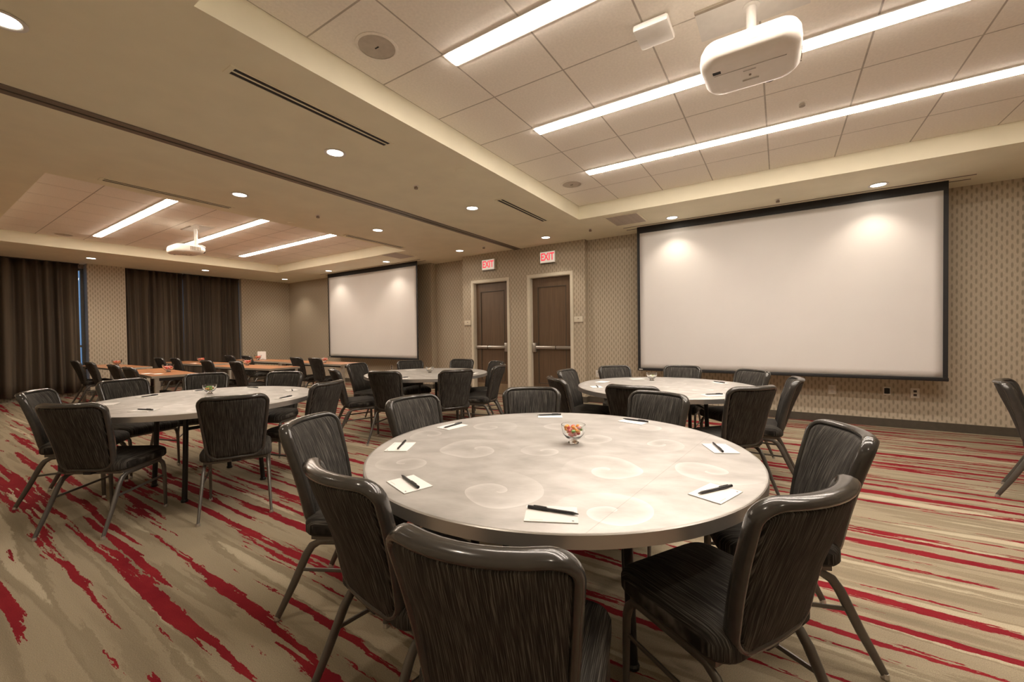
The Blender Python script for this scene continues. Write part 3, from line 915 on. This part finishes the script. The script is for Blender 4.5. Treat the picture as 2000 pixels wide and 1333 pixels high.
A, B_, C_, D_ = ('chairs around the nearest round table', 'chairs around the left round table', 'chairs around the table by the doors', 'chairs around the table by the large screen')
CH = [
 # nearest table
 (-1.970, 1.151, TA, 'dark chair left of nearest table, standing behind another chair', A, -1),
 (-1.136, 0.743, TA, 'tall foreground chair left of the chair with its back to viewer', A, 7),
 (-0.507, 0.626, TA, 'largest foreground chair with its back to the viewer', A, -5),
 (0.082, 1.303, TA, 'foreground chair at right showing its seat, back curving away', A, -7),
 (0.230, 2.166, TA, 'chair at the right of nearest table, behind the foreground one', A, -2),
 (-0.675, 2.853, TA, 'chair at the far side of nearest table, right of the candy bowl', A, -6),
 (-1.567, 2.674, TA, 'chair at the far side of nearest table, below the right door', A, -5),
 (-2.041, 1.908, TA, 'chair at the far left of nearest table, front of back showing', A, 6),
 # left table
 (-4.986, 0.669, TB, 'leftmost chair at the left round table', B_, 8),
 (-3.788, 0.649, TB, 'chair at left round table, back to viewer and seat showing at right', B_, 10),
 (-3.207, 1.353, TB, 'chair squarely backing the viewer at the left round table', B_, -15),
 (-5.500, 1.323, TB, 'chair across the left round table, nearest the long curtain', B_, 3),
 (-5.520, 2.060, TB, 'chair across the left round table, in the middle of its far side', B_, -6),
 (-4.832, 2.598, TB, 'chair across the left round table, rightmost of its far side', B_, 0),
 (-3.381, 2.212, TB, 'chair at the right end of the left round table', B_, -18),
 # table by the doors
 (-4.500, 3.030, TC, 'chair left of the door table, half behind another table chair', C_, 0),
 (-5.452, 4.180, TC, 'leftmost far chair of the door table, front of back showing', C_, 0),
 (-3.900, 3.130, TC, 'chair at the door table seen from behind, left of the pair', C_, 0),
 (-5.041, 4.739, TC, 'chair at the far side of door table, below the far screen corner', C_, 0),
 (-4.531, 5.303, TC, 'chair at the far side of door table, beside the left door frame', C_, 0),
 (-3.627, 5.165, TC, 'rear one of two overlapping chairs right of the door table', C_, 0),
 (-3.120, 4.560, TC, 'front one of two overlapping chairs right of the door table', C_, 0),
 (-3.137, 3.675, TC, 'chair at the door table squarely seen from behind, right one', C_, 0),
 # table by the large screen
 (-1.748, 3.400, TD, 'leftmost chair at the screen table, seen edge on', D_, 0),
 (-2.001, 4.382, TD, 'chair at the left of the screen table beside the right door', D_, 0),
 (-1.673, 4.990, TD, 'left chair of three across the screen table', D_, 0),
 (-1.021, 5.227, TD, 'middle chair of three across the screen table', D_, 0),
 (-0.254, 4.987, TD, 'right chair of three across the screen table', D_, 0),
 (0.020, 4.453, TD, 'chair at the right of the screen table, mostly hidden', D_, 0),
 (-0.150, 3.520, TD, 'chair at front right of the screen table, back to viewer', D_, 0),
 (-0.992, 3.190, TD, 'chair at front of the screen table, behind a nearest table chair', D_, 0),
 (1.455, 4.761, (2.35, 4.42), 'lone chair cut off at the right frame edge', 'chair at the right edge', 0),
]
# neighbours keep a seat's width between them
for t in (TA, TB, TC, TD):
    row = [[math.atan2(c[1] - t[1], c[0] - t[0]), max(1.07, min(1.22, math.hypot(c[0] - t[0], c[1] - t[1]))), c] for c in CH if c[2] is t]
    if t in (TA, TB):
        for az, r, c in row: chair(c[0], c[1], t[0], t[1], c[3], c[4], c[5])
        continue
    row.sort(key=lambda r: r[0])
    n = len(row)
    for it in range(200):
        for i in range(n):
            p, q = row[i], row[(i + 1) % n]
            d = (q[0] - p[0]) % (2 * PI)
            need = 2 * math.atan(0.225 / (min(p[1], q[1]) - 0.545))
            need = min(need, math.radians(44.5))
            if d < need:
                e = (need - d) / 2 * 0.5
                p[0] -= e; q[0] += e
    for az, r, c in row:
        chair(t[0] + r * math.cos(az), t[1] + r * math.sin(az), t[0], t[1], c[3], c[4], c[5])
c = CH[-1]
chair(c[0], c[1], c[2][0], c[2][1], c[3], c[4], c[5])

# ------------------------------------------------------------------ classroom tables in the far half
RL, RD, RH = 2.0, 0.56, 0.74
def build_rect_table():
    root = empty('training_table')
    top = MB().box(-RL / 2 + 0.004, RL / 2 - 0.004, -RD / 2 + 0.004, RD / 2 - 0.004, RH - 0.032, RH).build('tabletop', 'tablewood', root)
    e = MB()
    e.box(-RL / 2, RL / 2, -RD / 2, -RD / 2 + 0.004, RH - 0.033, RH - 0.001); e.box(-RL / 2, RL / 2, RD / 2 - 0.004, RD / 2, RH - 0.033, RH - 0.001)
    e.box(-RL / 2, -RL / 2 + 0.004, -RD / 2 + 0.004, RD / 2 - 0.004, RH - 0.033, RH - 0.001); e.box(RL / 2 - 0.004, RL / 2, -RD / 2 + 0.004, RD / 2 - 0.004, RH - 0.033, RH - 0.001)
    e.build('edge_band', 'palemetal', top)
    for sx in (-1, 1):
        for sy in (-1, 1):
            MB().box(sx * 0.955 - 0.03, sx * 0.955 + 0.03, sy * 0.22 - 0.024, sy * 0.22 + 0.024, 0, RH - 0.032).build('leg', 'palemetal', root)
    f = MB()
    f.box(-0.93, 0.93, -0.02, 0.02, RH - 0.085, RH - 0.032); f.box(-0.93, 0.93, 0.18, 0.20, RH - 0.10, RH - 0.032)
    for sx in (-1, 1): f.box(sx * 0.955 - 0.02, sx * 0.955 + 0.02, -0.196, 0.196, RH - 0.075, RH - 0.032)
    f.build('under_frame', 'tleg', root)
    return root
RT = [(-11.10, 2.57, 2, 'wood-topped table nearest the left curtain and pier'), (-8.42, 2.46, -4, 'largest wood-topped table with two pairs of cards, left row'),
      (-10.75, 3.80, 4, 'wood-topped table in front of the curtain slit'), (-8.24, 3.78, 6, 'wood-topped table in the middle of the far half'),
      (-10.15, 4.96, 4, 'farthest wood-topped table carrying a white card'), (-7.98, 5.02, 3, 'wood-topped table below the far screen')]
rt0 = build_rect_table()
for i, (x, y, a, lab) in enumerate(RT):
    o = rt0 if i == 0 else copy_tree(rt0)
    o.location = (x, y, 0); o.rotation_euler = (0, 0, math.radians(a))
    tag(o, lab, 'table', 'wood-topped training tables')
FC = [(-11.56, 2.10, 'chair against the long curtain, leftmost of the far rows'), (-10.56, 2.10, 'second chair from the long curtain in the far rows'),
      (-8.97, 2.05, 'left chair of the pair at the largest wood table'), (-7.905, 1.97, 'right chair of the pair at the largest wood table'),
      (-11.315, 3.32, 'left chair of the pair in front of the far curtains'), (-10.677, 3.40, 'right chair of the pair by the curtain slit'),
      (-8.795, 3.26, 'left chair of the pair at the middle wood table'), (-7.819, 3.32, 'right chair of the pair at the middle wood table'),
      (-10.752, 4.45, 'left chair of the pair at the farthest wood table'), (-10.113, 4.53, 'right chair of the pair at the farthest wood table'),
      (-8.189, 4.58, 'left chair of the pair left of the far screen'), (-7.588, 4.61, 'right chair of the pair below the far screen edge')]
for x, y, lab in FC:
    chair(x, y, x + 0.03, y + 1, lab, 'chairs at the wood-topped tables')

# white card standing on the farthest table
tc = empty('tent_card', (-10.42, 5.03, RH), math.radians(30))
tag(tc, 'white upright card on the farthest wood table', 'card')
MB().box(-0.105, 0.105, -0.004, 0.0, 0.004, 0.20).build('sheet', 'paper', tc)
MB().box(-0.105, 0.105, -0.03, 0.03, 0, 0.006).build('stand', 'glass', tc)

# ------------------------------------------------------------------ notepads and pens
pad_me = MB().box(-0.075, 0.075, -0.0525, 0.0525, 0, 0.0022).mesh('sheets')
mark_me = MB().box(0.058, 0.064, -0.044, -0.039, 0.0022, 0.0024).mesh('printed_mark')
line_me = MB().box(-0.060, -0.022, -0.0435, -0.0415, 0.0022, 0.0024).mesh('printed_line')
pb = MB()
def cyl_x(m, x0, x1, r0, r1, n=10):
    m.loft([[(x, r * math.cos(2 * PI * j / n), 0.0052 + r * math.sin(2 * PI * j / n)) for j in range(n)] for x, r in ((x0, r0), (x1, r1))])
cyl_x(pb, -0.062, 0.015, 0.0044, 0.0046); pen_body = pb.mesh('barrel', 40)
pb = MB(); cyl_x(pb, 0.0149, 0.076, 0.0052, 0.0050); pen_cap = pb.mesh('cap', 40)
pb = MB(); pb.box(0.018, 0.058, -0.0016, 0.0016, 0.0102, 0.0122); pen_clip = pb.mesh('clip')
pb = MB(); cyl_x(pb, -0.077, -0.0621, 0.0012, 0.0042); pen_tip = pb.mesh('tip', 40)
def note(t, px, py, label, detail=True, z=H_TABLE + 0.0009, rz=None):
    a = math.atan2(py - t[1], px - t[0]) + PI / 2 if rz is None else rz
    o = empty('notepad', (px, py, z), a)
    tag(o, label, 'notepad', 'white notepads on the tables')
    link('sheets', pad_me, 'paper', o)
    if detail:
        link('printed_mark', mark_me, 'ink', o); link('printed_line', line_me, 'faint', o)
def pen(px, py, ang, label, z=H_TABLE + 0.0032):
    o = empty('pen', (px, py, z), math.radians(ang))
    tag(o, label, 'pen', 'black pens on the notepads')
    link('barrel', pen_body, 'pen', o); link('cap', pen_cap, 'pen', o); link('clip', pen_clip, 'pen', o); link('tip', pen_tip, 'trimblk', o)
near = 'nearest table'
NP = [
 (TA, (-0.555, 1.052), (-0.557, 1.064), 191, 'front middle of the nearest table, before the backmost chair'),
 (TA, (-0.176, 1.465), (-0.178, 1.482), 57, 'front right of the nearest table'),
 (TA, (-0.225, 2.040), (-0.236, 2.042), -68, 'right rear of the nearest table'),
 (TA, (-0.720, 2.412), (-0.716, 2.428), -5, 'far right rim of the nearest table, behind the candy bowl'),
 (TA, (-1.226, 2.320), (-1.234, 2.326), 39, 'far rim of the nearest table, left of the candy bowl'),
 (TA, (-1.570, 1.782), (-1.570, 1.786), 90, 'far left rim of the nearest table'),
 (TA, (-1.495, 1.330), (-1.500, 1.341), 124, 'left rim of the nearest table'),
 (TA, (-1.094, 1.010), (-1.100, 1.018), -21, 'front left of the nearest table'),
 (TB, (-4.80, 1.337), (-4.80, 1.342), 116, 'far left of the left round table'),
 (TB, (-3.897, 1.055), (-3.902, 1.062), 19, 'near rim of the left round table'),
 (TB, (-4.540, 1.010), None, 0, 'leftmost rim of the left round table'),
 (TB, (-4.84, 1.769), (-4.85, 1.775), 99, 'far rim of the left round table by its bowl'),
 (TB, (-4.60, 2.11), (-4.60, 2.12), 15, 'far rim of the left round table, right of its bowl'),
 (TB, (-4.031, 2.215), (-4.015, 2.213), -27, 'right rear of the left round table'),
 (TB, (-3.575, 1.915), (-3.580, 1.915), 113, 'right end of the left round table'),
 (TC, (-3.900, 3.520), (-3.915, 3.530), 71, 'near rim of the door table'),
 (TC, (-4.735, 4.440), None, 0, 'far rim of the door table'),
 (TC, (-3.500, 4.400), (-3.510, 4.410), 109, 'right rim of the door table'),
 (TD, (-1.500, 3.810), (-1.500, 3.825), -62, 'left rim of the screen table'),
 (TD, (-1.600, 4.232), None, 0, 'far left rim of the screen table'),
 (TD, (-0.470, 3.740), (-0.460, 3.765), 39, 'front right of the screen table'),
 (TD, (-0.520, 4.690), (-0.525, 4.695), -42, 'right rear of the screen table'),
 (TD, (-1.350, 4.670), None, 0, 'far rim of the screen table behind its bowl'),
]
for t, (px, py), q, ang, where in NP:
    note(t, px, py, 'white notepad at the ' + where, t is TA)
    if q: pen(q[0], q[1], ang, 'black pen at the ' + where.split(',')[0])
for x, y, lab in ((-8.10, 2.24, 'left small white card on the largest wood table'), (-7.86, 2.30, 'right small white card on the largest wood table'),
                  (-10.45, 3.68, 'white card on the wood table by the curtain slit')):
    note((0, 0), x, y, lab, False, RH + 0.0003, 0.0)

# ------------------------------------------------------------------ candy bowls
def build_bowl():
    root = empty('candy_bowl')
    prof = [(0.024, 0.0), (0.026, 0.004), (0.016, 0.012), (0.018, 0.017), (0.036, 0.027), (0.050, 0.045), (0.055, 0.066), (0.058, 0.088),
            (0.0555, 0.088), (0.0525, 0.066), (0.0475, 0.047), (0.034, 0.031), (0.012, 0.023)]
    MB().lathe(prof, 28).build('glass', 'glass', root, smooth=50)
    return root
bowl0 = build_bowl()
pebble = []
for k in range(3):
    m = MB(); rr = random.Random(k)
    m.lathe([(0.002, -0.006), (0.007, -0.004), (0.0095, 0), (0.007, 0.004), (0.002, 0.006)], 8)
    m.v = [(x * (1.0 + 0.25 * k), y, z * 1.15) for x, y, z in m.v]
    pebble.append(m)
candy_me = {(k, c): pebble[k].mesh('wrapped_candy', 60) for k in range(3) for c in CANDY}
for (k, c), me in candy_me.items(): me.materials.append(CANDY[c])
BW = [(-0.828, 1.803, H_TABLE, 30, ('red', 'orange', 'green', 'pink', 'orange', 'white'), 'glass bowl of mixed candy on the nearest table', 'nearest table'),
      (-4.50, 1.70, H_TABLE, 16, ('green', 'white', 'green', 'orange'), 'glass bowl with green candy on the left round table', 'left round table'),
      (-4.13, 4.23, H_TABLE, 14, ('white', 'orange', 'white'), 'glass bowl of pale candy on the door table', 'door table'),
      (-1.18, 4.62, H_TABLE, 12, ('white', 'green', 'white'), 'low glass bowl at the back of the screen table', 'screen table'),
      (-11.30, 2.66, RH, 22, ('red', 'pink', 'orange'), 'glass bowl of red candy on the table by the pier', 'table by the pier'),
      (-8.15, 2.52, RH, 22, ('red', 'pink', 'pink'), 'glass bowl of pink candy on the largest wood table', 'largest wood table'),
      (-10.60, 3.86, RH, 22, ('red', 'orange', 'pink'), 'glass bowl of orange candy by the curtain slit', 'table by the curtain slit'),
      (-8.55, 3.86, RH, 22, ('red', 'pink', 'white'), 'glass bowl of pink candy on the middle wood table', 'middle wood table'),
      (-10.33, 4.90, RH, 22, ('red', 'pink', 'orange'), 'glass bowl of red candy before the white card', 'farthest wood table'),
      (-7.80, 4.98, RH, 22, ('pink', 'red', 'white'), 'glass bowl of pink candy below the far screen', 'table below the far screen')]
for i, (x, y, z, n, cols, lab, where) in enumerate(BW):
    o = bowl0 if i == 0 else copy_tree(bowl0)
    far = z == RH
    o.location = (x, y, z + 0.001); tag(o, lab, 'bowl', 'glass candy bowls')
    if far: o.scale = (1.35, 1.35, 1.35)
    sc = 1.35 if far else 1.0
    rr = random.Random(40 + i)
    cnt = 0
    for lay, (zz, rmax, m) in enumerate(((0.037, 0.014, 4), (0.050, 0.028, 8), (0.064, 0.035, 10), (0.078, 0.034, 8))):
        for k in range(m):
            if cnt >= n: break
            a = 2 * PI * k / m + lay * 0.7
            r = rmax * (1.0 if k % 4 else 0.35)
            col = cols[rr.randrange(len(cols))]
            c = link('wrapped_candy', candy_me[(rr.randrange(3), col)], None, None,
                     (x + sc * r * math.cos(a), y + sc * r * math.sin(a), z + sc * zz + rr.uniform(-0.001, 0.001)))
            c.rotation_euler = (rr.uniform(-0.6, 0.6), rr.uniform(-0.6, 0.6), rr.uniform(0, 6.28))
            c.scale = (1.05 * sc,) * 3
            tag(c, '%s wrapped candy in the glass bowl on the %s' % (col, where), 'candy', '%s candies on the %s' % (col, where))
            cnt += 1
